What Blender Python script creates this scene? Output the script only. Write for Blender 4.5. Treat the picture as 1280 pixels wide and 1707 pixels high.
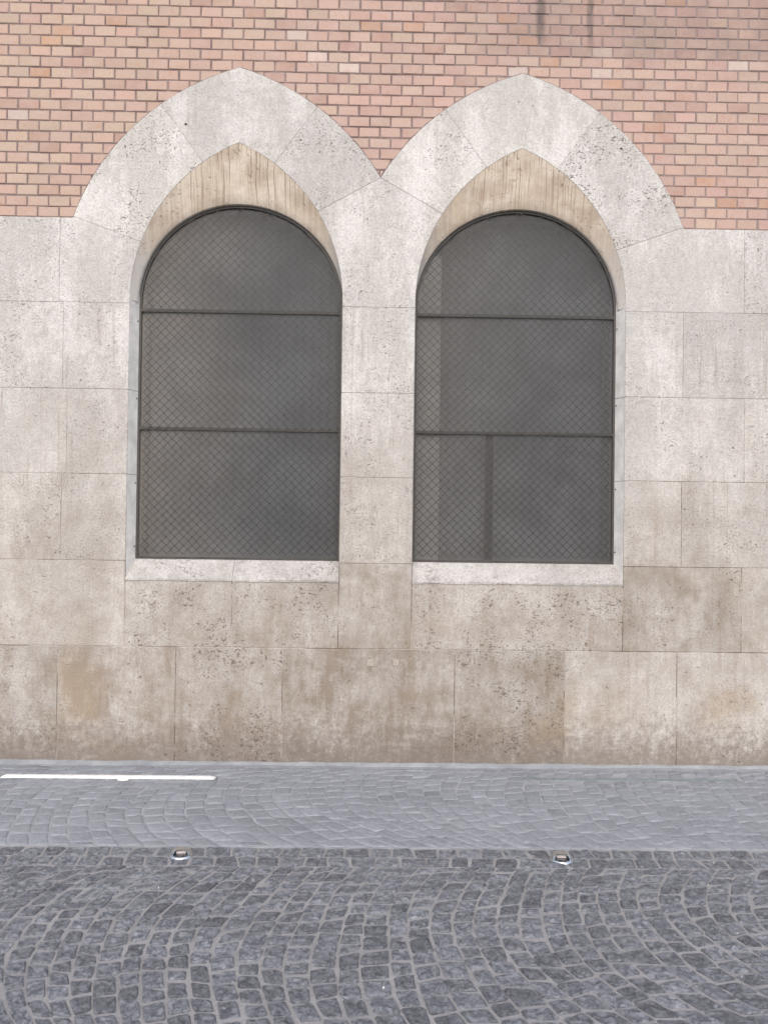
import bpy, bmesh, math, random
from mathutils import Vector
random.seed(11)
sc = bpy.context.scene
for o in list(bpy.data.objects): bpy.data.objects.remove(o)
COL = sc.collection

# ------------------------------------------------------------------ camera
YAW, PITCH, ROLL = 0.0158, 0.0123, 0.0130
CAM = Vector((-0.0376, -5.8131, 1.6957))
FPX = 1380.0                                   # focal length in pixels of a 1280 x 1707 picture
cam_d = bpy.data.cameras.new('camera')
cam_d.sensor_fit = 'VERTICAL'; cam_d.sensor_height = 36.0; cam_d.lens = 36.0 * FPX / 1707.0
cam_d.clip_start = 0.05; cam_d.clip_end = 800
cam = bpy.data.objects.new('camera', cam_d); COL.objects.link(cam)
fw = Vector((math.sin(YAW) * math.cos(PITCH), math.cos(YAW) * math.cos(PITCH), math.sin(PITCH)))
r0 = Vector((math.cos(YAW), -math.sin(YAW), 0)); u0 = r0.cross(fw)
rt = r0 * math.cos(ROLL) + u0 * math.sin(ROLL); up = u0 * math.cos(ROLL) - r0 * math.sin(ROLL)
from mathutils import Matrix
M3 = Matrix((rt, up, -fw)).transposed()
cam.matrix_world = Matrix.Translation(CAM) @ M3.to_4x4()
sc.camera = cam

# ------------------------------------------------------------------ light
SUN_EL, SUN_AZ = math.radians(40), math.radians(184)     # azimuth clockwise from +Y: in front of the wall, a little to the left
world = bpy.data.worlds.new('World'); sc.world = world; world.use_nodes = True
wn = world.node_tree; bg = wn.nodes['Background']
sky = wn.nodes.new('ShaderNodeTexSky'); sky.sky_type = 'NISHITA'; sky.sun_disc = False
sky.sun_elevation = SUN_EL; sky.sun_rotation = SUN_AZ; sky.air_density = 1.0; sky.dust_density = 3.0
wn.links.new(sky.outputs[0], bg.inputs[0]); bg.inputs[1].default_value = 0.15
sun_d = bpy.data.lights.new('sun', 'SUN'); sun_d.energy = 0.6; sun_d.angle = math.radians(160); sun_d.color = (1.0, 0.93, 0.86)
sun = bpy.data.objects.new('sun', sun_d); COL.objects.link(sun)
sdir = Vector((math.sin(SUN_AZ) * math.cos(SUN_EL), math.cos(SUN_AZ) * math.cos(SUN_EL), math.sin(SUN_EL)))
sun.rotation_euler = sdir.to_track_quat('Z', 'Y').to_euler(); sun.location = (0, -10, 12)
sc.view_settings.view_transform = 'Standard'; sc.view_settings.look = 'None'
sc.view_settings.gamma = 1.0; sc.view_settings.use_curve_mapping = False
sc.view_settings.exposure = 0.74
sc.cycles.max_bounces = 5; sc.cycles.diffuse_bounces = 3; sc.cycles.glossy_bounces = 3; sc.cycles.transparent_max_bounces = 8

def in_view(p, m=0):
    d = Vector(p) - CAM; z = d.dot(fw)
    if z < .1: return False
    x = 640 + FPX * d.dot(rt) / z; y = 853.5 - FPX * d.dot(up) / z
    return -m < x < 1280 + m and -m < y < 1707 + m

# ------------------------------------------------------------------ helpers
def tag(o, label=None, cat=None, group=None, kind=None):
    if label: o['label'] = label
    if cat: o['category'] = cat
    if group: o['group'] = group
    if kind: o['kind'] = kind
    return o
def empty(name, loc=(0, 0, 0)):
    o = bpy.data.objects.new(name, None); o.location = loc; o.empty_display_size = .2; COL.objects.link(o); return o
def link(name, me, mat, parent=None):
    if mat and not me.materials: me.materials.append(mat)
    o = bpy.data.objects.new(name, me); COL.objects.link(o)
    if parent: o.parent = parent
    return o
class MB:
    """collects vertices and faces, one colour (r,g,b) per piece"""
    def __init__(s): s.v = []; s.f = []; s.c = []; s.sm = []
    def add(s, v, f, c=(.5, .5, .5), smooth=False):
        b = len(s.v); s.v += [tuple(p) for p in v]; s.f += [tuple(b + i for i in q) for q in f]
        s.c += [tuple(c)] * len(v); s.sm += [smooth] * len(f)
    def box(s, x0, x1, y0, y1, z0, z1, c=(.5, .5, .5)):
        v = [(x0,y0,z0),(x1,y0,z0),(x1,y1,z0),(x0,y1,z0),(x0,y0,z1),(x1,y0,z1),(x1,y1,z1),(x0,y1,z1)]
        s.add(v, [(3,2,1,0),(4,5,6,7),(0,1,5,4),(1,2,6,5),(2,3,7,6),(3,0,4,7)], c)
    def mesh(s, name):
        me = bpy.data.meshes.new(name); me.from_pydata(s.v, [], s.f)
        a = me.color_attributes.new('tint', 'FLOAT_COLOR', 'POINT')
        a.data.foreach_set('color', [k for c in s.c for k in (c[0], c[1], c[2], 1.0)])
        me.polygons.foreach_set('use_smooth', s.sm); me.update(); return me
    def build(s, name, mat, parent=None): return link(name, s.mesh(name), mat, parent)

# ------------------------------------------------------------------ node materials
class NT:
    def __init__(s, name):
        s.m = bpy.data.materials.new(name); s.m.use_nodes = True; s.t = s.m.node_tree; s.b = s.t.nodes['Principled BSDF']
        s.out = s.t.nodes['Material Output']; s._pos = None
    def n(s, kind, **kw):
        q = s.t.nodes.new(kind)
        for k, v in kw.items(): setattr(q, k, v)
        return q
    def put(s, sock, v):
        if isinstance(v, bpy.types.NodeSocket): s.t.links.new(v, sock)
        elif v is not None:
            if sock.type == 'RGBA' and len(v) == 3: v = (*v, 1)
            sock.default_value = v
    def pos(s):
        if s._pos is None: s._pos = s.n('ShaderNodeNewGeometry').outputs['Position']
        return s._pos
    def xyz(s):
        q = s.n('ShaderNodeSeparateXYZ'); s.put(q.inputs[0], s.pos()); return q.outputs
    def sc(s, sx, sy, sz):
        q = s.n('ShaderNodeVectorMath', operation='MULTIPLY'); s.put(q.inputs[0], s.pos()); q.inputs[1].default_value = (sx, sy, sz); return q.outputs[0]
    def noise(s, scale, detail=4, rough=.55, vec=None, dist=0):
        q = s.n('ShaderNodeTexNoise'); s.put(q.inputs['Vector'], vec or s.pos()); q.inputs['Scale'].default_value = scale
        q.inputs['Detail'].default_value = detail; q.inputs['Roughness'].default_value = rough; q.inputs['Distortion'].default_value = dist
        return q.outputs['Fac']
    def rng(s, v, a, b, c=0., d=1., smooth=True):
        q = s.n('ShaderNodeMapRange'); q.interpolation_type = 'SMOOTHSTEP' if smooth else 'LINEAR'
        s.put(q.inputs[0], v)
        for i, k in enumerate((a, b, c, d)): s.put(q.inputs[i + 1], k)
        return q.outputs[0]
    def math(s, op, a, b=None, clamp=False):
        q = s.n('ShaderNodeMath', operation=op); q.use_clamp = clamp; s.put(q.inputs[0], a)
        if b is not None: s.put(q.inputs[1], b)
        return q.outputs[0]
    def mix(s, f, a, b, mode='MIX'):
        q = s.n('ShaderNodeMix', data_type='RGBA', blend_type=mode); s.put(q.inputs[0], f); s.put(q.inputs[6], a); s.put(q.inputs[7], b); return q.outputs[2]
    def attr(s):
        q = s.n('ShaderNodeAttribute', attribute_name='tint'); e = s.n('ShaderNodeSeparateColor'); s.put(e.inputs[0], q.outputs['Color'])
        return q.outputs['Color'], e.outputs
    def bump(s, h, strength=.4, dist=.01, prev=None):
        q = s.n('ShaderNodeBump'); q.inputs['Strength'].default_value = strength; q.inputs['Distance'].default_value = dist
        s.put(q.inputs['Height'], h)
        if prev: s.put(q.inputs['Normal'], prev)
        return q.outputs[0]
    def fin(s, col, rough=.8, normal=None, metal=0, spec=.3):
        s.put(s.b.inputs['Base Color'], col); s.put(s.b.inputs['Roughness'], rough); s.put(s.b.inputs['Metallic'], metal)
        s.put(s.b.inputs['Specular IOR Level'], spec)
        if normal: s.put(s.b.inputs['Normal'], normal)
        return s.m

def mat_stone(name='travertine', clean=0.0):
    t = NT(name); X, Y, Z = t.xyz(); col, (cr, cg, cb) = t.attr()
    big = t.noise(1.3, 4, .6); frac = t.noise(19, 6, .80); grain = t.noise(1.0, 6, .72, t.sc(17, 17, 3.2)); spk = t.noise(75, 3, .8)
    # clean stone: pale grey, mottled at every scale, with a faint upright grain
    base = t.mix(t.rng(frac, .30, .66), (.43, .425, .415), (.655, .641, .616))
    base = t.mix(t.rng(grain, .40, .70, 0, .26), base, (.675, .665, .66))
    base = t.mix(t.rng(grain, .52, .34, 0, .22), base, (.38, .36, .345))
    wide = t.noise(1.0, 4, .6, t.sc(2.6, 2.6, 1.1))
    base = t.mix(t.rng(wide, .42, .60, .0, .50), base, (.43, .42, .405)); base = t.mix(t.rng(wide, .5, .36, 0, .45), base, (.72, .715, .705))
    # weather stain: brown-grey in the lower courses
    zz = t.math('ADD', Z, t.rng(big, .3, .7, -.8, .8, False))
    low = t.math('ADD', t.rng(zz, 3.2, 1.1, 0, .86), t.rng(Z, 1.0, .55, 0, .20))
    patch = t.rng(t.math('ADD', t.math('MULTIPLY', t.noise(2.7, 8, .74), .7), t.math('MULTIPLY', grain, .3)), .36, .66)
    st = t.math('MULTIPLY', low, t.math('ADD', t.math('MULTIPLY', patch, .66), .26))
    st = t.math('MULTIPLY', st, t.math('ADD', cb, .5))
    st = t.math('MULTIPLY', st, 1.0 - clean, True)
    base = t.mix(st, base, (.265, .224, .180))
    ych = t.math('MULTIPLY', t.rng(t.math('ADD', big, t.math('MULTIPLY', frac, .25)), .66, .86), t.math('MULTIPLY', low, .34 * (1 - clean)))
    base = t.mix(ych, base, (.41, .32, .205))
    # run marks
    streak = t.noise(1.0, 4, .7, t.sc(30, 30, .8))
    sk = t.math('MULTIPLY', t.rng(streak, .52, .66), t.math('MULTIPLY', t.rng(t.noise(1.9, 3, .5), .42, .62), t.rng(Z, 3.6, 2.6, .4, 1.0)))
    base = t.mix(t.math('MULTIPLY', sk, .60 * (1 - .7 * clean)), base, (.32, .265, .225))
    # foot of the wall: splash dirt
    wet = t.rng(t.math('ADD', Z, t.rng(frac, .3, .7, -.20, .20, False)), .40, -.02, 0, .85)
    base = t.mix(wet, base, (.175, .15, .13))
    # speckle and the pits of travertine, in clusters
    base = t.mix(t.rng(spk, .56, .30, 0, .55), base, (.27, .23, .20))
    base = t.mix(t.rng(spk, .56, .75, 0, .35), base, (.72, .71, .70))
    zone = t.rng(t.noise(3.3, 4, .65), .42, .60)
    p1 = t.noise(1.0, 3, .6, t.sc(30, 30, 46), .7)
    th = t.math('SUBTRACT', .715, t.math('MULTIPLY', zone, t.math('MULTIPLY', t.math('ADD', cg, .3), .098)))
    pit = t.rng(p1, th, t.math('ADD', th, .03))
    p2 = t.noise(1.0, 2, .5, t.sc(68, 68, 88)); pit2 = t.math('MULTIPLY', t.rng(p2, .595, .645), t.math('MULTIPLY', t.math('ADD', t.math('MULTIPLY', zone, .7), .30), t.math('ADD', t.math('MULTIPLY', cg, .8), .30)))
    k = 1 - .6 * clean
    base = t.mix(t.math('MULTIPLY', pit, .60 * k), base, (.11, .07, .05))
    base = t.mix(t.math('MULTIPLY', pit2, .72 * k), base, (.17, .125, .10))
    tone = t.n('ShaderNodeCombineColor')
    for i in range(3): t.put(tone.inputs[i], t.math('ADD', .66, t.math('MULTIPLY', cr, .68)))
    base = t.mix(1.0, base, tone.outputs[0], 'MULTIPLY')
    h = t.math('SUBTRACT', t.math('ADD', t.math('MULTIPLY', spk, .35), t.math('MULTIPLY', frac, .8)), t.math('ADD', pit, t.math('MULTIPLY', pit2, .5)))
    nb = t.bump(h, .7, .007)
    return t.fin(base, .86, nb, 0, .25)

def mat_soffit():
    t = NT('weathered_soffit_stone'); X, Y, Z = t.xyz()
    med = t.noise(6, 5, .6); fine = t.noise(45, 5, .7)
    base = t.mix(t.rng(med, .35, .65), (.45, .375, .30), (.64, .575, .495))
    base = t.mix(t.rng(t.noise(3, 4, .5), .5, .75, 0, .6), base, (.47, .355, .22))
    wob = t.n('ShaderNodeVectorMath', operation='ADD'); 
    w = t.n('ShaderNodeCombineXYZ'); t.put(w.inputs[0], t.math('MULTIPLY', t.noise(3.2, 2), .035))
    t.put(wob.inputs[0], t.pos()); t.put(wob.inputs[1], w.outputs[0])
    s = t.n('ShaderNodeVectorMath', operation='MULTIPLY'); t.put(s.inputs[0], wob.outputs[0]); s.inputs[1].default_value = (52, 2, .9)
    st = t.noise(1.6, 4, .6, s.outputs[0])
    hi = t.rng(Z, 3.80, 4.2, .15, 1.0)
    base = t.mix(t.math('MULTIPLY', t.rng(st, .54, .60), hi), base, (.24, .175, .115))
    base = t.mix(t.math('MULTIPLY', t.rng(st, .44, .36), .35), base, (.74, .69, .62))
    pit = t.math('MULTIPLY', t.rng(t.noise(1, 3, .5, t.sc(36, 36, 50), .5), .62, .66), t.rng(t.noise(4, 3), .42, .6))
    base = t.mix(t.math('MULTIPLY', pit, .7), base, (.15, .10, .07))
    base = t.mix(t.rng(fine, .3, .7, 0, .25), base, (.42, .34, .27))
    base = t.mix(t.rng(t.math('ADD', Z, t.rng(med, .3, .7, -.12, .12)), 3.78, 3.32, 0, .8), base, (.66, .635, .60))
    nb = t.bump(t.math('SUBTRACT', fine, pit), .5, .005)
    return t.fin(base, .85, nb, 0, .25)

def soot_of(t, X, Z):
    n = t.noise(3, 5, .65)
    a = t.math('MULTIPLY', t.rng(X, .2, 1.2), t.rng(Z, 5.005, 5.025))
    a = t.math('MULTIPLY', a, t.rng(n, .3, .7, .35, .85))
    b = t.rng(t.math('ADD', Z, t.math('MULTIPLY', X, .18)), 5.05, 5.75, 0, .35)
    a = t.math('MAXIMUM', a, t.math('MULTIPLY', b, t.rng(n, .3, .65)))
    def run(x0, wdt, z0, z1, k):
        d = t.math('ABSOLUTE', t.math('SUBTRACT', t.math('ADD', X, t.math('MULTIPLY', t.math('SUBTRACT', t.noise(9, 3), .5), .05)), x0))
        return t.math('MULTIPLY', t.rng(d, wdt, wdt * .25), t.rng(Z, z0, z1, 0, k))
    r = t.math('MAXIMUM', run(1.125, .05, 5.02, 5.25, .6), run(1.475, .035, 5.02, 5.2, .5))
    return a, r

def mat_brick():
    t = NT('brick_clay'); X, Y, Z = t.xyz(); col, _ = t.attr()
    n1 = t.noise(8.7, 6, .68); n2 = t.noise(61, 4, .7)
    base = t.mix(t.rng(n1, .3, .72, 0, .65), col, (.50, .385, .335))
    base = t.mix(t.rng(t.noise(31, 3, .6), .58, .72, 0, .4), base, (.47, .25, .155))
    base = t.mix(t.rng(n2, .35, .75, 0, .25), base, (.36, .23, .19))
    a, r = soot_of(t, X, Z)
    base = t.mix(t.math('MULTIPLY', a, .62), base, (.20, .15, .14))
    base = t.mix(r, base, (.085, .075, .075))
    nb = t.bump(n2, .35, .003); nb = t.bump(n1, .3, .006, nb)
    return t.fin(base, .85, nb, 0, .2)

def mat_mortar():
    t = NT('brick_mortar'); X, Y, Z = t.xyz()
    base = t.mix(t.rng(t.noise(9, 4), .35, .7), (.175, .135, .135), (.29, .235, .225))
    base = t.mix(t.rng(t.math('ADD', X, t.math('MULTIPLY', t.noise(1.2, 3), 2.0)), 1.0, 2.4, 0, .7), base, (.30, .245, .235))
    a, r = soot_of(t, X, Z)
    base = t.mix(a, base, (.26, .225, .225)); base = t.mix(r, base, (.08, .075, .075))
    return t.fin(base, .95, t.bump(t.noise(120, 4, .7), .6, .004), 0, .1)

def mat_joint():
    t = NT('stone_joint_mortar')
    base = t.mix(t.rng(t.noise(3.1, 4), .42, .56), (.13, .09, .07), (.48, .43, .40))
    X, Y, Z = t.xyz(); base = t.mix(t.rng(Z, 1.6, 3.3, 0, .85), base, (.53, .50, .48))
    return t.fin(base, .95, t.bump(t.noise(120, 3, .7), .5, .004), 0, .1)

def mat_cobble(name, lo, hi, dust, rough, relief, dustk):
    t = NT(name); col, (cr, cg, cb) = t.attr()
    n1 = t.noise(34, 6, .76, None, .8); n2 = t.noise(95, 4, .75); n3 = t.noise(2.2, 4, .6)
    base = t.mix(t.rng(n1, .36, .66), lo, hi)
    tone = t.n('ShaderNodeCombineColor')
    for i in range(3): t.put(tone.inputs[i], t.math('ADD', .62, t.math('MULTIPLY', cr, .76)))
    base = t.mix(1.0, base, tone.outputs[0], 'MULTIPLY')
    base = t.mix(t.rng(n2, .45, .75, 0, .5), base, dust)
    base = t.mix(t.rng(n3, .35, .7, dustk * .3, dustk), base, dust)
    nb = t.bump(n1, relief, .014); nb = t.bump(n2, relief * .8, .004, nb)
    return t.fin(base, t.rng(n2, .3, .7, rough - .1, rough + .2), nb, 0, .4)

def mat_grout(name, a, b):
    t = NT(name)
    base = t.mix(t.rng(t.noise(5, 6, .65), .3, .7), a, b)
    base = t.mix(t.rng(t.noise(140, 4, .7), .35, .75, 0, .4), base, (.09, .085, .085))
    return t.fin(base, .95, t.bump(t.noise(90, 5, .7), .7, .006), 0, .15)

def mat_plain(name, col, rough=.5, metal=0, spec=.4, var=.25, scale=20):
    t = NT(name); n = t.noise(scale, 4, .6)
    base = t.mix(t.rng(n, .3, .7), tuple(k * (1 - var) for k in col), tuple(min(1, k * (1 + var)) for k in col))
    return t.fin(base, t.rng(n, .3, .7, max(.05, rough - .08), min(1, rough + .08)), t.bump(t.noise(scale * 5, 3), .1, .002), metal, spec)

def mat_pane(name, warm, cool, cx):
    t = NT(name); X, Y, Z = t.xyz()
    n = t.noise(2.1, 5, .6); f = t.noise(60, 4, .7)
    g = t.rng(t.math('ADD', X, t.math('MULTIPLY', t.math('SUBTRACT', n, .5), .9)), cx - .7, cx + .35)  # warm-to-cool shift across the dusty pane stands in for street and sky reflections
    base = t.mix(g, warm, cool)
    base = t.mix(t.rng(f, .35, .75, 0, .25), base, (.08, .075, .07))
    base = t.mix(t.math('MULTIPLY', t.rng(Z, 1.75, 1.42), t.rng(t.noise(7, 5), .4, .7, 0, .4)), base, (.19, .175, .16))
    t.fin(base, .38, t.bump(t.noise(9, 3), .05, .004), 0, .5)
    tr = t.n('ShaderNodeBsdfTransparent'); tr.inputs[0].default_value = (.85, .87, .88, 1)
    mx = t.n('ShaderNodeMixShader'); mx.inputs[0].default_value = .32
    t.t.links.new(tr.outputs[0], mx.inputs[1]); t.t.links.new(t.b.outputs[0], mx.inputs[2]); t.t.links.new(mx.outputs[0], t.out.inputs[0])
    return t.m

STONE = mat_stone(); SILL = mat_stone('sill_limestone', .7); SOFFIT = mat_soffit()
BRICK = mat_brick(); MORTAR = mat_mortar(); JOINT = mat_joint()
ROADSTONE = mat_cobble('basalt_setts', (.084, .091, .107), (.312, .330, .362), (.33, .335, .35), .5, 1.3, .12)
PAVESTONE = mat_cobble('worn_setts', (.18, .194, .218), (.29, .307, .336), (.325, .34, .362), .6, .4, .45)
ROADGROUT = mat_grout('sandy_joints', (.285, .284, .282), (.37, .366, .36))
PAVEGROUT = mat_grout('cement_joints', (.29, .306, .326), (.40, .415, .435))
GROUND = mat_grout('asphalt_ground', (.07, .07, .075), (.10, .10, .105))
STEEL = mat_plain('dark_painted_steel', (.065, .062, .06), .5, .2, .4)
WIRE = mat_plain('grey_wire', (.032, .031, .032), .4, .5, .5)
CHROME = mat_plain('polished_steel', (.60, .63, .66), .28, 1, .5, .12, 60)
DARK = mat_plain('black_plastic', (.02, .02, .02), .5)
TRIM = mat_plain('dull_steel_trim', (.26, .29, .31), .55, .3, .4)
LENS = mat_plain('pale_lens', (.42, .38, .39), .2, 0, .6, .1)
WHITE = mat_plain('white_diffuser', (.88, .88, .86), .3, 0, .5, .04)
COVER = mat_plain('grey_glass_cover', (.20, .245, .26), .18, 0, .6, .12)
PAPER = mat_plain('white_paper', (.82, .81, .78), .8, 0, .2, .06)
INNER = mat_plain('interior_plaster', (.44, .435, .44), .9, 0, .2, .3, 1.6)
INNERPALE = mat_plain('interior_pale_strip', (.75, .70, .65), .9, 0, .2, .15, 3)
JAMBPALE = mat_plain('brightened_jamb_stone', (.70, .685, .655), .85, 0, .25, .14, 9)  # paler than the wall stone, so the dim reveals come out brighter
PATCH = mat_plain('pale_filler', (.38, .345, .305), .9, 0, .2, .12, 60)

# ------------------------------------------------------------------ wall geometry
A, ZS, RI, RO = .744, 3.235, 1.215, 1.72        # half opening, springing, radii of the pointed arch
SPLAY = .036                                    # the outer jambs open a little towards the street
RISE = .715                                      # rise of the round arch behind
CX = (-1.0, 1.0)
CO = RI - A                                      # offset of the arc centres
ZC = [0, .806, 1.405, 2.009, 2.603, 3.209, 3.804]
XW = 7.0; ZTOP = 6.3
def arcz(x, R):
    """height of the pointed arch curve of radius R above x, None outside"""
    best = None
    for cx in CX:
        d = abs(x - cx); q = R * R - (d + CO) ** 2
        if q > 0 and d < R - CO:
            z = ZS + math.sqrt(q); best = z if best is None else max(best, z)
    return best
def opening(x, pad):
    for cx in CX:
        d = abs(x - cx)
        if d < A + pad: return ZS + math.sqrt(max(0, (RI + pad) ** 2 - (d + CO) ** 2))
    return None

building = tag(empty('building'), 'brick building front with pale stone base and twin pointed-arch windows', 'building')

def strips(name, mat, parent, xs, lo, hi, y0, y1):
    m = MB()
    for a, b in zip(xs[:-1], xs[1:]):
        e = 1e-5; la, lb, ha, hb = lo(a + e), lo(b - e), hi(a + e), hi(b - e)
        if la is None or lb is None or ha is None or hb is None: continue
        if ha - la < .004 and hb - lb < .004: continue
        v = [(a, y0, la), (b, y0, lb), (b, y0, hb), (a, y0, ha), (a, y1, la), (b, y1, lb), (b, y1, hb), (a, y1, ha)]
        m.add(v, [(0,1,2,3),(5,4,7,6),(1,5,6,2),(4,0,3,7),(3,2,6,7),(4,5,1,0)])
    return m
xs = sorted(set([round(-3.2 + .02 * i, 4) for i in range(321)] + [-XW, XW] + [c + s * (A + .02) for c in CX for s in (-1, 1)]))
def outer_hi(x):
    z = arcz(x, RO - .02); return max(ZC[-1] - .02, z or 0)
# mortar bed behind the bricks
mb = strips('m', 0, 0, xs, lambda x: max(ZC[-1] - .08, (arcz(x, RO - .10) or 0)), lambda x: ZTOP, .0175, .35)
brick_wall = mb.build('brick_wall', MORTAR, building)
# joint bed behind the stone blocks: below the sills, and beside and above the openings
jb = strips('j', 0, 0, xs, lambda x: 0.0, lambda x: (1.25 if opening(x, .02) else outer_hi(x)), .0034, .29)
jt = strips('j', 0, 0, xs, lambda x: opening(x, .02), outer_hi, .0034, .29)
jb.add(jt.v, jt.f)
stone_facing = jb.build('stone_facing', JOINT, building)

# ---- bricks (headers in running bond)
PX, PZ, JX, JZ = .1497, .0757, .0095, .0078
def brick_col():
    r = random.random()
    if r < .02: c = (.66, .55, .51)
    elif r < .055: c = (.52, .325, .235)
    elif r < .17: c = (.455, .30, .26)
    elif r < .60: c = (.535, .375, .325)
    else: c = (.525, .40, .335)
    k = random.uniform(.82, 1.0)
    return tuple(v * k * random.uniform(.97, 1.03) for v in c)
def brick_geo(w, h):
    """front-bevelled brick about its own centre, slightly uneven"""
    j = lambda s: random.uniform(-s, s)
    x, z = w / 2, h / 2; b = random.uniform(.0025, .005); yo = random.uniform(-.002, .002)
    o = [(-x + j(.0015), -z + j(.0015)), (x + j(.0015), -z + j(.0015)), (x + j(.0015), z + j(.0015)), (-x + j(.0015), z + j(.0015))]
    sg = [(1, 1), (-1, 1), (-1, -1), (1, -1)]
    v = [(p[0], .06, p[1]) for p in o] + [(p[0], .014 + b * .7 + yo, p[1]) for p in o]
    v += [(p[0] + s[0] * b, .0125 + yo + j(.0012), p[1] + s[1] * b) for p, s in zip(o, sg)]
    f = [(8, 9, 10, 11)]
    for i in range(4):
        k = (i + 1) % 4
        f += [(4 + i, 4 + k, 8 + k, 8 + i), (i, k, 4 + k, 4 + i)]
    return v, f
geo_pool = [brick_geo(PX - JX, PZ - JZ) for _ in range(40)]
bricks = []
row = 0; z = ZC[-1] + .004
while z < ZTOP - PZ:
    off = -2.628 + (PX / 2 if row % 2 == 0 else 0)
    sag = random.uniform(-.0012, .0012)
    n0 = int((-XW - off) / PX) + 1
    for i in range(n0, n0 + int(2 * XW / PX) - 1):
        x0 = off + i * PX; cx = x0 + PX / 2; cz = z + PZ / 2 + sag
        tops = [arcz(x, RO - .03) for x in (x0, cx, x0 + PX)]
        vis = sum(1 for t in (-.4, 0, .4) for s in (-.4, .4) if cz + s * PZ > (arcz(cx + t * PX, RO) or 0)) / 6.0
        if vis == 0 and all(t and t > z + PZ for t in tops): continue
        iv = in_view((cx, 0, cz), 6)
        bricks.append((-(vis * (1 if iv else 0)) / (Vector((cx, 0, cz)) - CAM).length_squared, cx, cz))
    z += PZ; row += 1
bricks.sort()
field = MB()
for k, (s, cx, cz) in enumerate(bricks):
    v, f = random.choice(geo_pool); c = brick_col(); w_ = max(0, min(1, (.6 - cx) / 2.4)); c = (c[0], c[1] * (1 + .03 * w_), c[2] * (1 - .02 * w_))
    dx = random.uniform(-.0015, .0015); a = random.uniform(-.006, .006)
    w = [(cx + dx + p[0] * math.cos(a) - p[2] * math.sin(a), p[1], cz + p[0] * math.sin(a) + p[2] * math.cos(a)) for p in v]
    if k < 300:
        m = MB(); m.add([(p[0] - cx, p[1], p[2] - cz) for p in w], f, c); o = m.build('brick', BRICK, brick_wall); o.location = (cx, 0, cz)
    else: field.add(w, f, c)
for cx in CX:                                     # mortar edge round the arches, also drawing in the dark shadow line there
    for side in (-1, 1):
        e0 = math.asin(math.sqrt(RO * RO - (1 + CO) ** 2) / RO) if (cx < 0) == (side > 0) else math.radians(19.4)
        e1 = math.acos(CO / RO); N = 40; v = []
        for i in range(N + 1):
            e = e0 + (e1 - e0) * i / N
            for R_, y in ((RO - .004, .05), (RO - .004, .009), (RO + .0075 + random.uniform(-.002, .004), .0115), (RO + .009, .05)):
                v.append((cx - side * CO + side * R_ * math.cos(e), y, ZS + R_ * math.sin(e)))
        m = MB(); m.add(v, [(4 * i + k, 4 * i + 4 + k, 4 * i + 5 + k, 4 * i + 1 + k) for i in range(N) for k in range(3)])
        m.build('mortar_shadow_line', MORTAR, brick_wall)
tag(field.build('brick_field', BRICK, brick_wall), kind='stuff')

# ---- stone blocks: outlines in the wall plane
def offset_poly(P, d):
    n = len(P); out = []
    for i in range(n):
        p0, p1, p2 = Vector(P[i - 1]), Vector(P[i]), Vector(P[(i + 1) % n])
        e1 = (p1 - p0).normalized(); e2 = (p2 - p1).normalized()
        n1 = Vector((-e1.y, e1.x)); n2 = Vector((-e2.y, e2.x)); b = n1 + n2
        b = b / max(.35, b.length_squared / 2) if b.length > 1e-6 else n1
        q = p1 + b * d * 1.0; out.append((q.x, q.y))
    return out
def block(name, P, col, depth=.3, gap=.0012, ch=.0022, parent=None, mat=None):
    """P counter-clockwise as seen from the street"""
    if min(p[1] for p in P) > 3.2: gap, ch = .0010, .0018
    if max(p[1] for p in P) < 1.45: gap, ch = .0018, .0030
    P = offset_poly(P, gap); Q = offset_poly(P, ch); n = len(P); yo = random.uniform(-.0008, .0008)
    sp = lambda p: p[0] - math.copysign(SPLAY * depth / .10, p[0]) if abs(abs(p[0]) - 1 - A) < .004 and 1.39 < p[1] < 3.30 and any(abs(q[0]) > 1 + A + .01 for q in P) else p[0]
    v = [(sp(p), depth, p[1]) for p in P] + [(p[0], ch + yo, p[1]) for p in P] + [(q[0], yo, q[1]) for q in Q]
    f = [tuple(2 * n + i for i in range(n)), tuple(reversed(range(n)))]
    for i in range(n):
        k = (i + 1) % n
        f += [(n + i, n + k, 2 * n + k, 2 * n + i), (i, k, n + k, n + i)]
    m = MB(); m.add(v, f, col); return m.build(name, mat or STONE, parent or stone_facing)
def rnd(pit=None, st=None, tone=None):
    return (tone if tone is not None else random.uniform(.38, .60), pit if pit is not None else random.uniform(.1, .7), st if st is not None else random.uniform(.35, .65))
def rect(x0, x1, z0, z1): return [(x0, z0), (x1, z0), (x1, z1), (x0, z1)]
def course(joints, z0, z1, special={}):
    for i, (a, b) in enumerate(zip(joints[:-1], joints[1:])):
        block('stone_block', rect(a, b, z0, z1), special.get(round(a, 3), rnd()))
LF = [-XW, -6.1, -5.2, -4.35, -3.5]; 
course([-XW, -6.2, -5.4, -4.6, -3.8, -3.0, -2.203, -1.384, -.641, .564, 1.337, 2.13, 2.95, 3.75, 4.6, 5.4, 6.2, XW], 0, ZC[1],
       {-2.203: (.52, .15, .75), -1.384: (.50, 1.0, .62), -.641: (.40, .30, .80), .564: (.42, 1.0, .70), 1.337: (.56, .25, .35), 2.13: (.56, .3, .35)})
z0, z1 = ZC[1], ZC[2]
course([-XW, -6.1, -5.2, -4.3, -3.45, -2.65, -1.744], z0, z1, {-2.65: (.60, .25, .45)})
block('stone_block', rect(-1.744, -1.0, z0, 1.271), (.54, .95, .55)); block('stone_block', rect(-1.0, -.256, z0, 1.271), (.50, .85, .72))
block('stone_block', rect(-.256, .256, z0, z1), (.50, .35, .75))
block('stone_block', rect(.256, 1.744, z0, 1.271), (.54, .95, .55))
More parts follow.
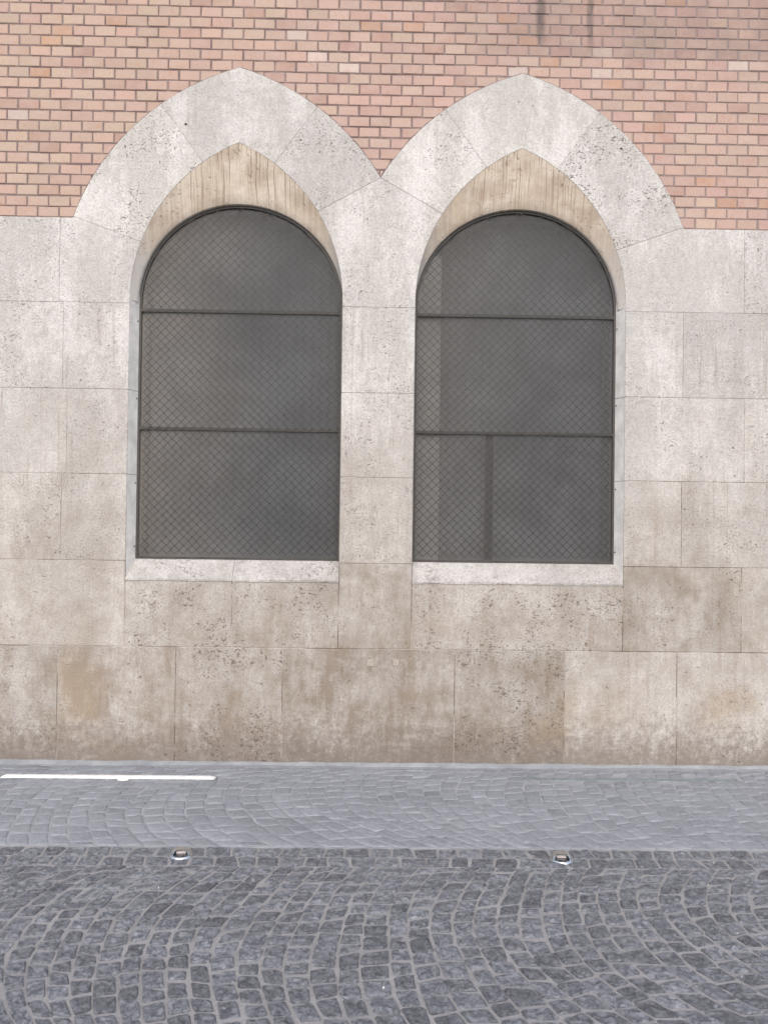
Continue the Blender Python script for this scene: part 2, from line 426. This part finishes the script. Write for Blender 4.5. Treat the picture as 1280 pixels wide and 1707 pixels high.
course([1.744, 2.584, 3.4, 4.2, 5.1, 6.0, XW], z0, z1, {1.744: (.46, .5, .8)})
for q, (jl, jr) in enumerate((( -2.198, 2.153), (-2.167, 2.596), (-2.204, 2.155))):
    z0, z1 = ZC[2 + q], ZC[3 + q]
    s = (.5, .45, .4)[q]
    course([-XW, -6.2, -5.4, -4.6 + .2 * q, -3.8, -2.95 - .1 * q, jl, -1.744], z0, z1, {jl: (.52, .4, s)})
    block('stone_block', rect(-.256, .256, z0, z1), (.53, .6, s))
    course([1.744, jr, 2.98 + .15 * q, 3.8, 4.6 + .2 * q, 5.4, 6.2, XW], z0, z1, {1.744: (.52, .4, s)})
z0, z1 = ZC[5], ZC[6]
course([-XW, -6.1, -5.2, -4.3, -3.2, -2.238], z0, z1); course([2.587, 3.45, 4.3, 5.2, 6.1, XW], z0, z1)

D2 = math.radians
def arc(cx, side, R, e0, e1, n=14):
    """points on one half of a pointed arch; side -1 left half, +1 right half; e = elevation angles"""
    c = cx - side * CO
    return [(c + side * R * math.cos(e), ZS + R * math.sin(e)) for e in [e0 + (e1 - e0) * i / n for i in range(n + 1)]]
EF, EJ = D2(19.6), D2(53.6)
EV = math.asin((math.sqrt(RO * RO - (1 + CO) ** 2)) / RO)               # where the two arches meet
EVI = D2(32)
EAI, EAO = math.acos(CO / RI), math.acos(CO / RO)
# springers
L = arc(-1, -1, RI, 0, EF); F = arc(-1, -1, RO, EF, EF, 1)[0]
block('stone_block', [(-2.238, ZC[5]), (-A - 1, ZC[5])] + L + [(F[0], F[1]), (F[0] - .004, z1), (-2.238, z1)], (.53, .55, .3))
L = arc(1, 1, RI, EF, 0); F = arc(1, 1, RO, EF, EF, 1)[0]
block('stone_block', [(1 + A, ZC[5]), (2.587, ZC[5]), (2.587, z1), (F[0] + .004, z1), (F[0], F[1])] + L, (.54, .2, .25))
block('stone_block', [(-.256, ZC[5]), (.256, ZC[5])] + arc(1, -1, RI, 0, EVI) + [(0, ZS + RO * math.sin(EV))] + arc(-1, 1, RI, EVI, 0), (.55, .5, .25))
for cx in CX:
    for side in (-1, 1):
        inner = (cx < 0) == (side > 0)
        e0 = EV if inner else EF; ei = EVI if inner else EF
        Pi = arc(cx, side, RI, ei, EJ); Po = arc(cx, side, RO, EJ, e0)
        P = Pi + Po if side < 0 else list(reversed(Pi + Po))
        block('arch_stone', P if side > 0 else P, rnd(pit=random.uniform(.55, .95), st=.2, tone=random.uniform(.5, .58))) if False else None
        # orientation made counter-clockwise
        ar = sum(P[i - 1][0] * P[i][1] - P[i][0] * P[i - 1][1] for i in range(len(P)))
        if ar < 0: P.reverse()
        block('arch_stone', P, rnd(pit=random.uniform(.6, 1.0), st=.2, tone=.61 if side < 0 else .45))
    P = arc(cx, -1, RO, EJ, EAO, 8) + arc(cx, 1, RO, EAO, EJ, 8)[1:] + arc(cx, 1, RI, EJ, EAI, 6) + arc(cx, -1, RI, EAI, EJ, 6)[1:]
    ar = sum(P[i - 1][0] * P[i][1] - P[i][0] * P[i - 1][1] for i in range(len(P)))
    if ar < 0: P.reverse()
    tag(block('arch_stone', P, (.47 if cx < 0 else .56, .05, .15)), 'peaked top stone of the arch')

# ---- sloping soffit between the pointed arch in front and the round arch behind, and window sills
YR, YB = .070, .112
for cx in CX:
    m = MB()
    for side in (-1, 1):
        N = 28; v = []
        for i in range(N + 1):
            th = math.pi / 2 * i / N; d = A * math.cos(th) ; x = cx + side * d
            zf = ZS + math.sqrt(max(0, RI ** 2 - (d + CO) ** 2)) + .0015; zb = ZS + RISE * math.sin(th)
            xb = cx + side * (A - (SPLAY if side * cx > 0 else 0)) * math.cos(th)
            for k in range(6):
                t = k / 5; v.append((x + (xb - x) * t, .003 + (YR - .003) * t, zf + (zb - zf) * t))
            v.append((xb, YR + .004, zb - .003)); v.append((xb, YB, zb - .003))
        f = []
        for i in range(N):
            for k in range(7):
                q = (i * 8 + k, (i + 1) * 8 + k, (i + 1) * 8 + k + 1, i * 8 + k + 1)
                f.append(q if side < 0 else q[::-1])
        m.add(v, f, smooth=True)
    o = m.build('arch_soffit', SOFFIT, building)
    pieces = [(cx - A, -1.0), (-1.0, cx + A)] if cx < 0 else [(cx - A, cx + A)]
    for a, b in pieces:
        m = MB(); a += .001; b -= .001; N = 16
        sec = []
        for i in range(N + 1):
            x = a + (b - a) * i / N; j = lambda s: random.uniform(-s, s)
            sec.append([(x, .3, 1.268), (x, -.005 + j(.0015), 1.268 + j(.003)), (x, -.006 + j(.002), 1.282 + j(.002)), (x, -.001 + j(.001), 1.287), (x, .098, 1.4135), (x, .3, 1.414)])
        v = [p for s in sec for p in s]; f = []
        for i in range(N):
            for k in range(6):
                f.append((i * 6 + k, i * 6 + (k + 1) % 6, (i + 1) * 6 + (k + 1) % 6, (i + 1) * 6 + k)[::-1])
        f += [tuple(range(6)), tuple(N * 6 + k for k in reversed(range(6)))]
        m.add(v, f, (.33, .9, .35)); m.build('window_sill', SILL, building)
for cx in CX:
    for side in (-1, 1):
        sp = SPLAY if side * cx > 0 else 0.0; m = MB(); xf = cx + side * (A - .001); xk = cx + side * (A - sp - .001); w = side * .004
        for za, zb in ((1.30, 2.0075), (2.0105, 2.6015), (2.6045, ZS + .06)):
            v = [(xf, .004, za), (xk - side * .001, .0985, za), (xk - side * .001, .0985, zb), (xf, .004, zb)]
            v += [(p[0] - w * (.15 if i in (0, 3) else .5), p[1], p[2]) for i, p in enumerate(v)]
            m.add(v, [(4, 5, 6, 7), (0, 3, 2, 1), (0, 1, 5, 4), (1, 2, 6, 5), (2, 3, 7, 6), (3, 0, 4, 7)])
        m.build('added_jamb_lining', JAMBPALE, building)  # thin pale slabs added to brighten the shaded window jambs
# small drilled holes and filled patches on the stones
for (x, zz, r) in ((-1.374, 4.478, .009), (1.702, 4.366, .008)):
    m = MB(); n = 12
    ring = lambda rr, y: [(x + rr * math.cos(2 * math.pi * i / n), y, zz + rr * math.sin(2 * math.pi * i / n)) for i in range(n)]
    m.add(ring(r, -.0022) + ring(r, .02), [tuple(range(n))] + [(i, n + i, n + (i + 1) % n, (i + 1) % n) for i in range(n)])
    m.build('drill_hole', DARK, stone_facing)
for (x, zz, w, h) in ((-.029, .709, .048, .052), (.152, .711, .046, .05), (2.545, 1.243, .042, .085)):
    block('filled_patch', rect(x - w / 2, x + w / 2, zz - h / 2, zz + h / 2), (.5, .1, .1), depth=.01, gap=0, ch=.001, mat=PATCH).location.y = -.0034

# ---- windows
ZB = 1.425
def inside(x, z, cx, pad=0):
    w = A - .008 - pad - (SPLAY if (x - cx) * cx > 0 else 0)
    if abs(x - cx) > w or z < ZB + pad: return False
    if z <= ZS: return True
    return ((x - cx) / w) ** 2 + ((z - ZS) / (RISE - .008 - pad)) ** 2 < 1
def tube_path(m, pts, r, n=4, rot=math.pi / 4):
    v = []; f = []
    for i, p in enumerate(pts):
        a, b = pts[max(0, i - 1)], pts[min(len(pts) - 1, i + 1)]
        t = (Vector(b) - Vector(a)).normalized(); s = t.cross(Vector((0, 1, 0))).normalized(); q = s.cross(t)
        for k in range(n):
            e = 2 * math.pi * k / n + rot; d = s * math.cos(e) * r + q * math.sin(e) * r; v.append(tuple(Vector(p) + d))
    for i in range(len(pts) - 1):
        for k in range(n): f.append((i * n + k, i * n + (k + 1) % n, (i + 1) * n + (k + 1) % n, (i + 1) * n + k))
    f += [tuple(reversed(range(n))), tuple((len(pts) - 1) * n + k for k in range(n))]
    m.add(v, f, smooth=n > 4)
def make_window(cx, label, warm, cool):
    w = tag(empty('window', (0, 0, 0)), label); w.parent = building
    # steel angle frame following the opening
    m = MB(); wl = A - .004 - (SPLAY if cx < 0 else 0); wr_ = A - .004 - (SPLAY if cx > 0 else 0)
    def outl(pad):
        c = [(cx - ((wl if i < 20 else wr_) - pad) * math.cos(math.pi * i / 40), ZS + (RISE - .004 - pad) * math.sin(math.pi * i / 40)) for i in range(41)]
        return [(cx - wl + pad, ZB - .008 + pad)] + c + [(cx + wr_ - pad, ZB - .008 + pad)]
    o, i_ = outl(0), outl(.015); n = len(o)
    v = [(p[0], .100, p[1]) for p in o] + [(p[0], .100, p[1]) for p in i_] + [(p[0], .117, p[1]) for p in i_] + [(p[0], .117, p[1]) for p in o]
    f = []
    for k in range(n):
        j = (k + 1) % n
        f += [(k, n + k, n + j, j), (n + k, 2 * n + k, 2 * n + j, n + j), (2 * n + k, 3 * n + k, 3 * n + j, 2 * n + j)]
    m.add(v, f); m.build('frame', STEEL, w)
    for zb in (3.185, 2.343):
        m = MB(); m.box(cx - wl + .015, cx + wr_ - .015, .097, .1165, zb - .011, zb + .011); m.box(cx - wl + .015, cx + wr_ - .015, .0935, .0968, zb - .009, zb - .001)
        m.build('crossbar', STEEL, w)
    # woven wire mesh, diamonds 60 mm across
    m = MB(); S = .0605; h = math.sqrt(.5)
    for sgn in (1, -1):
        k0 = int((ZB - sgn * cx - 3) / S) ; 
        for k in range(-140, 160):
            c = k * S                                   # line z = sgn * (x - cx) + c
            pts = []; step = S / 2
            for i in range(-26, 27):
                x = cx + i * step / 1.0; zz = sgn * (x - cx) + c
                if inside(x, zz, cx, .008):
                    ph = (i % 2) * 2 - 1
                    pts.append((x, .089 + sgn * ph * .0022, zz + .0022 * math.sin(k * 1.7 + sgn) + .0015 * math.sin(i * .5 + k)))
            if len(pts) >= 2:
                tube_path(m, pts, .0027)
    m.build('wire_mesh', WIRE, w)
    # glass
    m = MB(); q = outl(.012); v = [(p[0], .1185, p[1]) for p in q] + [(p[0], .1245, p[1]) for p in q]; n = len(q)
    m.add(v, [tuple(range(n)), tuple(n + i for i in reversed(range(n)))] + [(i, n + i, n + (i + 1) % n, (i + 1) % n) for i in range(n)])
    m.build('pane', mat_pane('dusty_reflection_glass_%s' % ('a' if cx < 0 else 'b'), warm, cool, cx), w)
    # inside of the room behind the glass
    m = MB(); x0, x1, y0, y1, b0, b1 = cx - .9, cx + .9, .128, .26, 1.2, 4.2
    v = [(x0,y0,b0),(x1,y0,b0),(x1,y1,b0),(x0,y1,b0),(x0,y0,b1),(x1,y0,b1),(x1,y1,b1),(x0,y1,b1)]
    m.add(v, [(0,1,2,3),(7,6,5,4),(1,5,6,2),(2,6,7,3),(3,7,4,0)]); m.build('interior', INNER, w)
    for zz in (3.10, 2.55, 1.95, 1.50):
        for sx in ((-1,) if cx < 0 else (1,)):
            m = MB(); tube_path(m, [(cx + sx * (A + .004), .083, zz), (cx + sx * (A - .040), .083, zz + .002)], .005, 6); m.build('fixing_pin', STEEL, w)
    return w
make_window(-1.0, 'left window behind diamond wire mesh, warm reflection painted into its dusty glass', (.34, .31, .285), (.13, .135, .146))
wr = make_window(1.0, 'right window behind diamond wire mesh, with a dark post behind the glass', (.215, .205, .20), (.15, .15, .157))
m = MB(); m.box(.785, .84, .15, .20, 1.25, 2.33); m.build('mullion', DARK, wr)
m = MB(); m.box(.25, .450, .14, .165, 1.25, 3.62); m.build('pale_strip', INNERPALE, wr)  # pale upright strip close behind the glass

# ------------------------------------------------------------------ ground
def sheet(name, x0, x1, y0, y1, z, mat, nx=1, ny=1, th=.02):
    m = MB(); m.box(x0, x1, y0, y1, z - th, z); return tag(m.build(name, mat), kind='structure')
gm = MB(); gm.add([(-250, -250, -.03), (250, -250, -.03), (250, 250, -.03), (-250, 250, -.03)], [(0, 1, 2, 3)])
tag(gm.build('ground', GROUND), kind='structure')
YE = -1.485
pavement = sheet('pavement', -XW, XW, YE, .05, 0.0, PAVEGROUT)
road = sheet('road', -XW, XW, -9, YE - .001, -.004, ROADGROUT)

CEMENT = mat_grout('pale_cement', (.30, .325, .345), (.43, .455, .47))
m = MB(); N = 140; v = []
for i in range(N + 1):
    x = -XW + 2 * XW * i / N; w = .055 + .018 * math.sin(x * 2.3) + random.uniform(-.010, .012)
    v += [(x, -.001, .013 + random.uniform(-.003, .003)), (x, -w * .6, .007), (x, -w, .0005)]
m.add(v, [(3 * i + k, 3 * i + k + 1, 3 * i + 4 + k, 3 * i + 3 + k) for i in range(N) for k in range(2)], smooth=True)
m.build('cement_fillet', CEMENT, pavement)
def wob(x, y, s): return math.sin(x * 3.1 + s) * .5 + math.sin(y * 4.3 + x * 1.7 + 2 * s) * .5
def sett(q, top, rough, drop):
    """one sett from its four corners (counter-clockwise from above)"""
    c = Vector((sum(p[0] for p in q) / 4, sum(p[1] for p in q) / 4)); out = []
    for i in range(4):
        p, a, b = Vector(q[i]), Vector(q[i - 1]), Vector(q[(i + 1) % 4])
        k = random.uniform(.05, .15)
        out.append(p.lerp(a, k * random.uniform(.6, 1.1))); 
        out.append(p.lerp(b, k * random.uniform(.6, 1.1)))
        e = p.lerp(b, .5); out.append(e + (c - e) * random.uniform(-.05, .06))
    n = len(out); j = lambda s: random.uniform(-s, s)
    tilt = (j(.05) * rough, j(.05) * rough)
    zf = lambda p: top + (p.x - c.x) * tilt[0] + (p.y - c.y) * tilt[1]
    v = [(p.x, p.y, -.03) for p in out] + [(p.x, p.y, zf(p) - drop + j(.001) * rough) for p in out]
    r2 = [c + (p - c) * random.uniform(.80, .90) for p in out]; v += [(p.x, p.y, zf(p) + j(.0030) * rough) for p in r2]
    r3 = [c + (p - c) * random.uniform(.34, .52) for p in out[::2]]; v += [(p.x, p.y, zf(p) + j(.0055) * rough) for p in r3]
    m3 = len(r3); f = []
    for i in range(n):
        k = (i + 1) % n
        f += [(i, k, n + k, n + i), (n + i, n + k, 2 * n + k, 2 * n + i)]
    b = 3 * n
    for i in range(m3):
        k = (i + 1) % m3
        f += [(2 * n + 2 * i, 2 * n + 2 * i + 1, b + i), (2 * n + 2 * i + 1, 2 * n + (2 * i + 2) % n, b + k), (2 * n + 2 * i + 1, b + k, b + i)]
    f.append(tuple(b + i for i in range(m3)))
    return v, f, (c.x, c.y)
def inset_quad(q, gx, gy):
    """corners order: near-left, near-right, far-right, far-left"""
    return [(q[0][0] + gx, q[0][1] + gy), (q[1][0] - gx, q[1][1] + gy), (q[2][0] - gx, q[2][1] - gy), (q[3][0] + gx, q[3][1] - gy)]
def arcs(y_far, y_near, yv, k, w, d, gx, gy, seed, skip):
    """curved columns of setts between two lines, bowed to the left"""
    R = random.Random(seed); res = []
    col = lambda x0, y: x0 + k * (1 + .45 * math.sin(x0 * 1.3 + seed)) * (y - yv - .10 * math.sin(x0 * 2.1 + seed)) ** 2 + .010 * math.sin(y * 7 + x0 * 5)
    x = -5.6; cols = [x]
    while x < 5.2: x += w * R.uniform(.90, 1.12); cols.append(x)
    for a, b in zip(cols[:-1], cols[1:]):
        y = y_far - R.uniform(0, .3) * d; first = True; prev = y_far
        yl = yr = y_far
        while min(yl, yr) > y_near + .03:
            L = d * R.uniform(.78, 1.22); sl = R.uniform(-.010, .010) - .07 * (b - a)
            if first: L *= R.uniform(.5, 1.0); first = False
            nl, nr = (yl + yr) / 2 - L + sl, (yl + yr) / 2 - L - sl
            if (nl + nr) / 2 < y_near + .045: nl = nr = y_near
            q = [(col(a, nl), nl), (col(b, nr), nr), (col(b, yr), yr), (col(a, yl), yl)]
            q = inset_quad(q, gx * R.uniform(.8, 1.25), gy * R.uniform(.6, 1.3))
            q = [(p[0] + R.uniform(-.0065, .0065), p[1] + R.uniform(-.006, .006)) for p in q]
            c = (sum(p[0] for p in q) / 4, sum(p[1] for p in q) / 4)
            yl, yr = nl, nr
            if not skip(*c): res.append(q)
    return res
def straight_row(y1, y0, w, gx, gy, seed, skip, lean=0):
    R = random.Random(seed); res = []; x = -5.5 + R.uniform(0, .1); jn = 0
    while x < 5.3:
        b = x + w * R.uniform(.85, 1.2); s = R.uniform(-.012, .012)
        q = inset_quad([(x + jn, y0), (b + s, y0), (b - s, y1), (x - jn, y1)], gx, gy); jn = s
        q = [(p[0] + R.uniform(-.003, .003), p[1] + R.uniform(-.004, .004)) for p in q]
        c = (sum(p[0] for p in q) / 4, sum(p[1] for p in q) / 4); x = b
        if not skip(*c): res.append(q)
    return res
LAMPS = [(-.972, -1.592), (.948, -1.616)]
no_lamp = lambda x, y: any((x - a) ** 2 + (y - b) ** 2 < .062 ** 2 for a, b in LAMPS)
STRIPS = [(-2.43, -1.022, -.362), (.99, 2.432, -.305)]
no_strip = lambda x, y: any(a - .03 < x < b + .03 and abs(y - c) < .06 for a, b, c in STRIPS)
def lay(quads, name, base, mat, top, rough, drop, zoff):
    items = []
    for q in quads:
        c = (sum(p[0] for p in q) / 4, sum(p[1] for p in q) / 4)
        iv = in_view((c[0], c[1], 0), 10); d = (Vector((c[0], c[1], 0)) - CAM).length
        area = abs(sum(q[i - 1][0] * q[i][1] - q[i][0] * q[i - 1][1] for i in range(4))) / 2
        items.append((-(area / d ** 3 if iv else 0), q))
    items.sort(key=lambda t: t[0]); rest = MB()
    for k, (s, q) in enumerate(items):
        v, f, c = sett(q, top * random.uniform(.6, 1.25), rough, drop)
        col = (min(1, max(0, random.gauss(.5, .22 if rough > .6 else .12))), random.random(), random.random())
        if k < 300:
            m = MB(); m.add([(p[0] - c[0], p[1] - c[1], p[2]) for p in v], f, col, rough < .6)
            o = m.build(name, mat, base); o.location = (c[0], c[1], zoff)
        else: rest.add([(p[0], p[1], p[2] + zoff) for p in v], f, col, rough < .6)
    tag(rest.build(name + '_field', mat, base), kind='stuff')
road_q = straight_row(YE - .006, YE - .118, .112, .007, .006, 3, no_lamp) + straight_row(YE - .120, YE - .232, .108, .007, .006, 4, no_lamp)
road_q += arcs(YE - .236, -3.32, -2.40, .50, .0945, .100, .0058, .0085, 5, no_lamp)
for b in range(3): road_q += arcs(-3.33 - 1.85 * b, -5.17 - 1.85 * b, -4.2 - 1.85 * b, .30, .0935, .102, .0075, .0055, 6 + b, no_lamp)
lay(road_q, 'road_sett', road, ROADSTONE, .0065, 1.0, .0045, -.004)
pave_q = arcs(-.10, YE + .004, -.66, .42, .101, .118, .004, .0035, 21, no_strip)
lay(pave_q, 'pavement_sett', pavement, PAVESTONE, .0035, .45, .0028, 0.0)

# ------------------------------------------------------------------ things on the ground
def ground_lamp(x, y, label, rz):
    t = tag(empty('ground_lamp', (x, y, 0)), label, 'ground lamp', 'round steel lamps set in the road edge'); t.rotation_euler.z = rz
    n = 32; P = lambda r, z, a: (r * math.cos(a), r * math.sin(a), z)
    m = MB(); prof = [(.060, -.02), (.060, .006), (.056, .009), (.047, .010), (.0, .010)]
    v = [P(r, z, 2 * math.pi * i / n) for r, z in prof[:-1] for i in range(n)] + [(0, 0, .010)]; f = []
    for k in range(3):
        for i in range(n): f.append((k * n + i, k * n + (i + 1) % n, (k + 1) * n + (i + 1) % n, (k + 1) * n + i))
    f += [(3 * n + i, 3 * n + (i + 1) % n, 4 * n) for i in range(n)]
    m.add(v, f, smooth=True); m.build('base_ring', CHROME, t)
    # hood: a low shell, open towards the street
    m = MB(); a0, a1, N = D2(-38), D2(218), 28
    for off in (0,):
        prof = [(.053, .009), (.049, .020), (.041, .029), (.030, .033)]
        v = [P(r, z, a0 + (a1 - a0) * i / N) for r, z in prof for i in range(N + 1)]; f = []
        for k in range(3):
            for i in range(N): f.append((k * (N + 1) + i, k * (N + 1) + i + 1, (k + 1) * (N + 1) + i + 1, (k + 1) * (N + 1) + i))
        f.append(tuple(3 * (N + 1) + i for i in range(N + 1)))
        b = len(v); v += [P(r - .004, z - .003, a0 + (a1 - a0) * i / N) for r, z in prof for i in range(N + 1)]
        for k in range(3):
            for i in range(N): f.append((b + k * (N + 1) + i, b + (k + 1) * (N + 1) + i, b + (k + 1) * (N + 1) + i + 1, b + k * (N + 1) + i + 1))
        f.append(tuple(b + 3 * (N + 1) + i for i in reversed(range(N + 1))))
        for i in (0, N):
            for k in range(3): f.append((k * (N + 1) + i, (k + 1) * (N + 1) + i, b + (k + 1) * (N + 1) + i, b + k * (N + 1) + i))
        m.add(v, f, smooth=False)
    m.build('hood', CHROME, t)
    m = MB(); m.box(-.040, .040, .004, .012, .0105, .029); m.build('recess', DARK, t)
    m = MB(); m.add([(-.024, -.010, .012), (.024, -.010, .012), (.022, .003, .027), (-.022, .003, .027), (-.024, .0035, .012), (.024, .0035, .012)], [(0, 1, 2, 3), (0, 3, 4), (1, 5, 2)]); m.build('lens', LENS, t)
ground_lamp(*LAMPS[0], 'round hooded steel ground lamp below the left window', .10)
ground_lamp(*LAMPS[1], 'round hooded steel ground lamp below the right window', -.05)
def linear_lamp(x0, x1, y, mat, label, z, h):
    t = tag(empty('linear_ground_light', ((x0 + x1) / 2, y, 0)), label, 'ground light', 'long strip lights set in the pavement')
    L = (x1 - x0) / 2
    m = MB(); e = .006
    for s in (-1, 1): m.box(-L, L, s * .029 - .003, s * .029 + .003, -.02, z + .002)
    for s in (-1, 1): m.box(s * (L - .004) - .004, s * (L - .004) + .004, -.0258, .0258, -.02, z + .002)
    m.build('trim', TRIM, t)
    m = MB(); b = .0255; l = L - .0085
    v = [(-l, -b, -.015), (l, -b, -.015), (l, b, -.015), (-l, b, -.015), (-l, -b, z), (l, -b, z), (l, b, z), (-l, b, z),
         (-l + .03, -b + .008, z + h), (l - .03, -b + .008, z + h), (l - .03, b - .008, z + h), (-l + .03, b - .008, z + h)]
    f = [(3, 2, 1, 0), (8, 9, 10, 11)] + [(i, (i + 1) % 4, 4 + (i + 1) % 4, 4 + i) for i in range(4)] + [(4 + i, 4 + (i + 1) % 4, 8 + (i + 1) % 4, 8 + i) for i in range(4)]
    m.add(v, f); m.build('cover', mat, t)
linear_lamp(*STRIPS[0], WHITE, 'long bright white light strip lying at the foot of the wall', .006, .012)
linear_lamp(*STRIPS[1], COVER, 'long bluish grey light strip flush in the pavement at the right', .003, .001)
# crumpled scrap on the edge of the white strip
m = MB(); n = 11; R = random.Random(8); ctr = (0, 0, .016)
v = [(.046 * math.cos(2 * math.pi * i / n) * R.uniform(.7, 1.1), .020 * math.sin(2 * math.pi * i / n) * R.uniform(.7, 1.1), .004 + R.uniform(0, .006)) for i in range(n)]
v += [(p[0] * .55, p[1] * .55, .012 + R.uniform(-.003, .006)) for p in v[:n]] + [ctr] + [(p[0] * .9, p[1] * .9, .002) for p in v[:n]]
f = []
for i in range(n):
    k = (i + 1) % n; f += [(i, k, n + k, n + i), (n + i, n + k, 2 * n), (2 * n + 1 + k, 2 * n + 1 + i, i, k)[::-1]]
m.add(v, f); o = m.build('paper_scrap', PAPER); o.location = (-1.615, -.412, .002); tag(o, 'small crumpled white scrap against the white light strip', 'litter')
# flecks of litter in the joints
m = MB(); R = random.Random(4)
for i in range(9):
    x, y, s = R.uniform(-2.6, 2.6), R.uniform(-3.1, -1.3), R.uniform(.002, .004); zz = .006; a = R.uniform(0, 6.3)
    p = [(x + s * k * math.cos(a + e), y + s * k * math.sin(a + e), zz) for e, k in ((0, 1), (1.7, .6), (3.1, 1.1), (4.6, .5))]
    m.add(p + [(x, y, zz + s * .7)] + [(q[0], q[1], zz - .008) for q in p], [(0, 1, 4), (1, 2, 4), (2, 3, 4), (3, 0, 4)] + [(k, 5 + k, 5 + (k + 1) % 4, (k + 1) % 4) for k in range(4)])
tag(m.build('litter_flecks', PAPER), 'tiny white flecks of litter scattered over the setts', 'litter', kind='stuff')
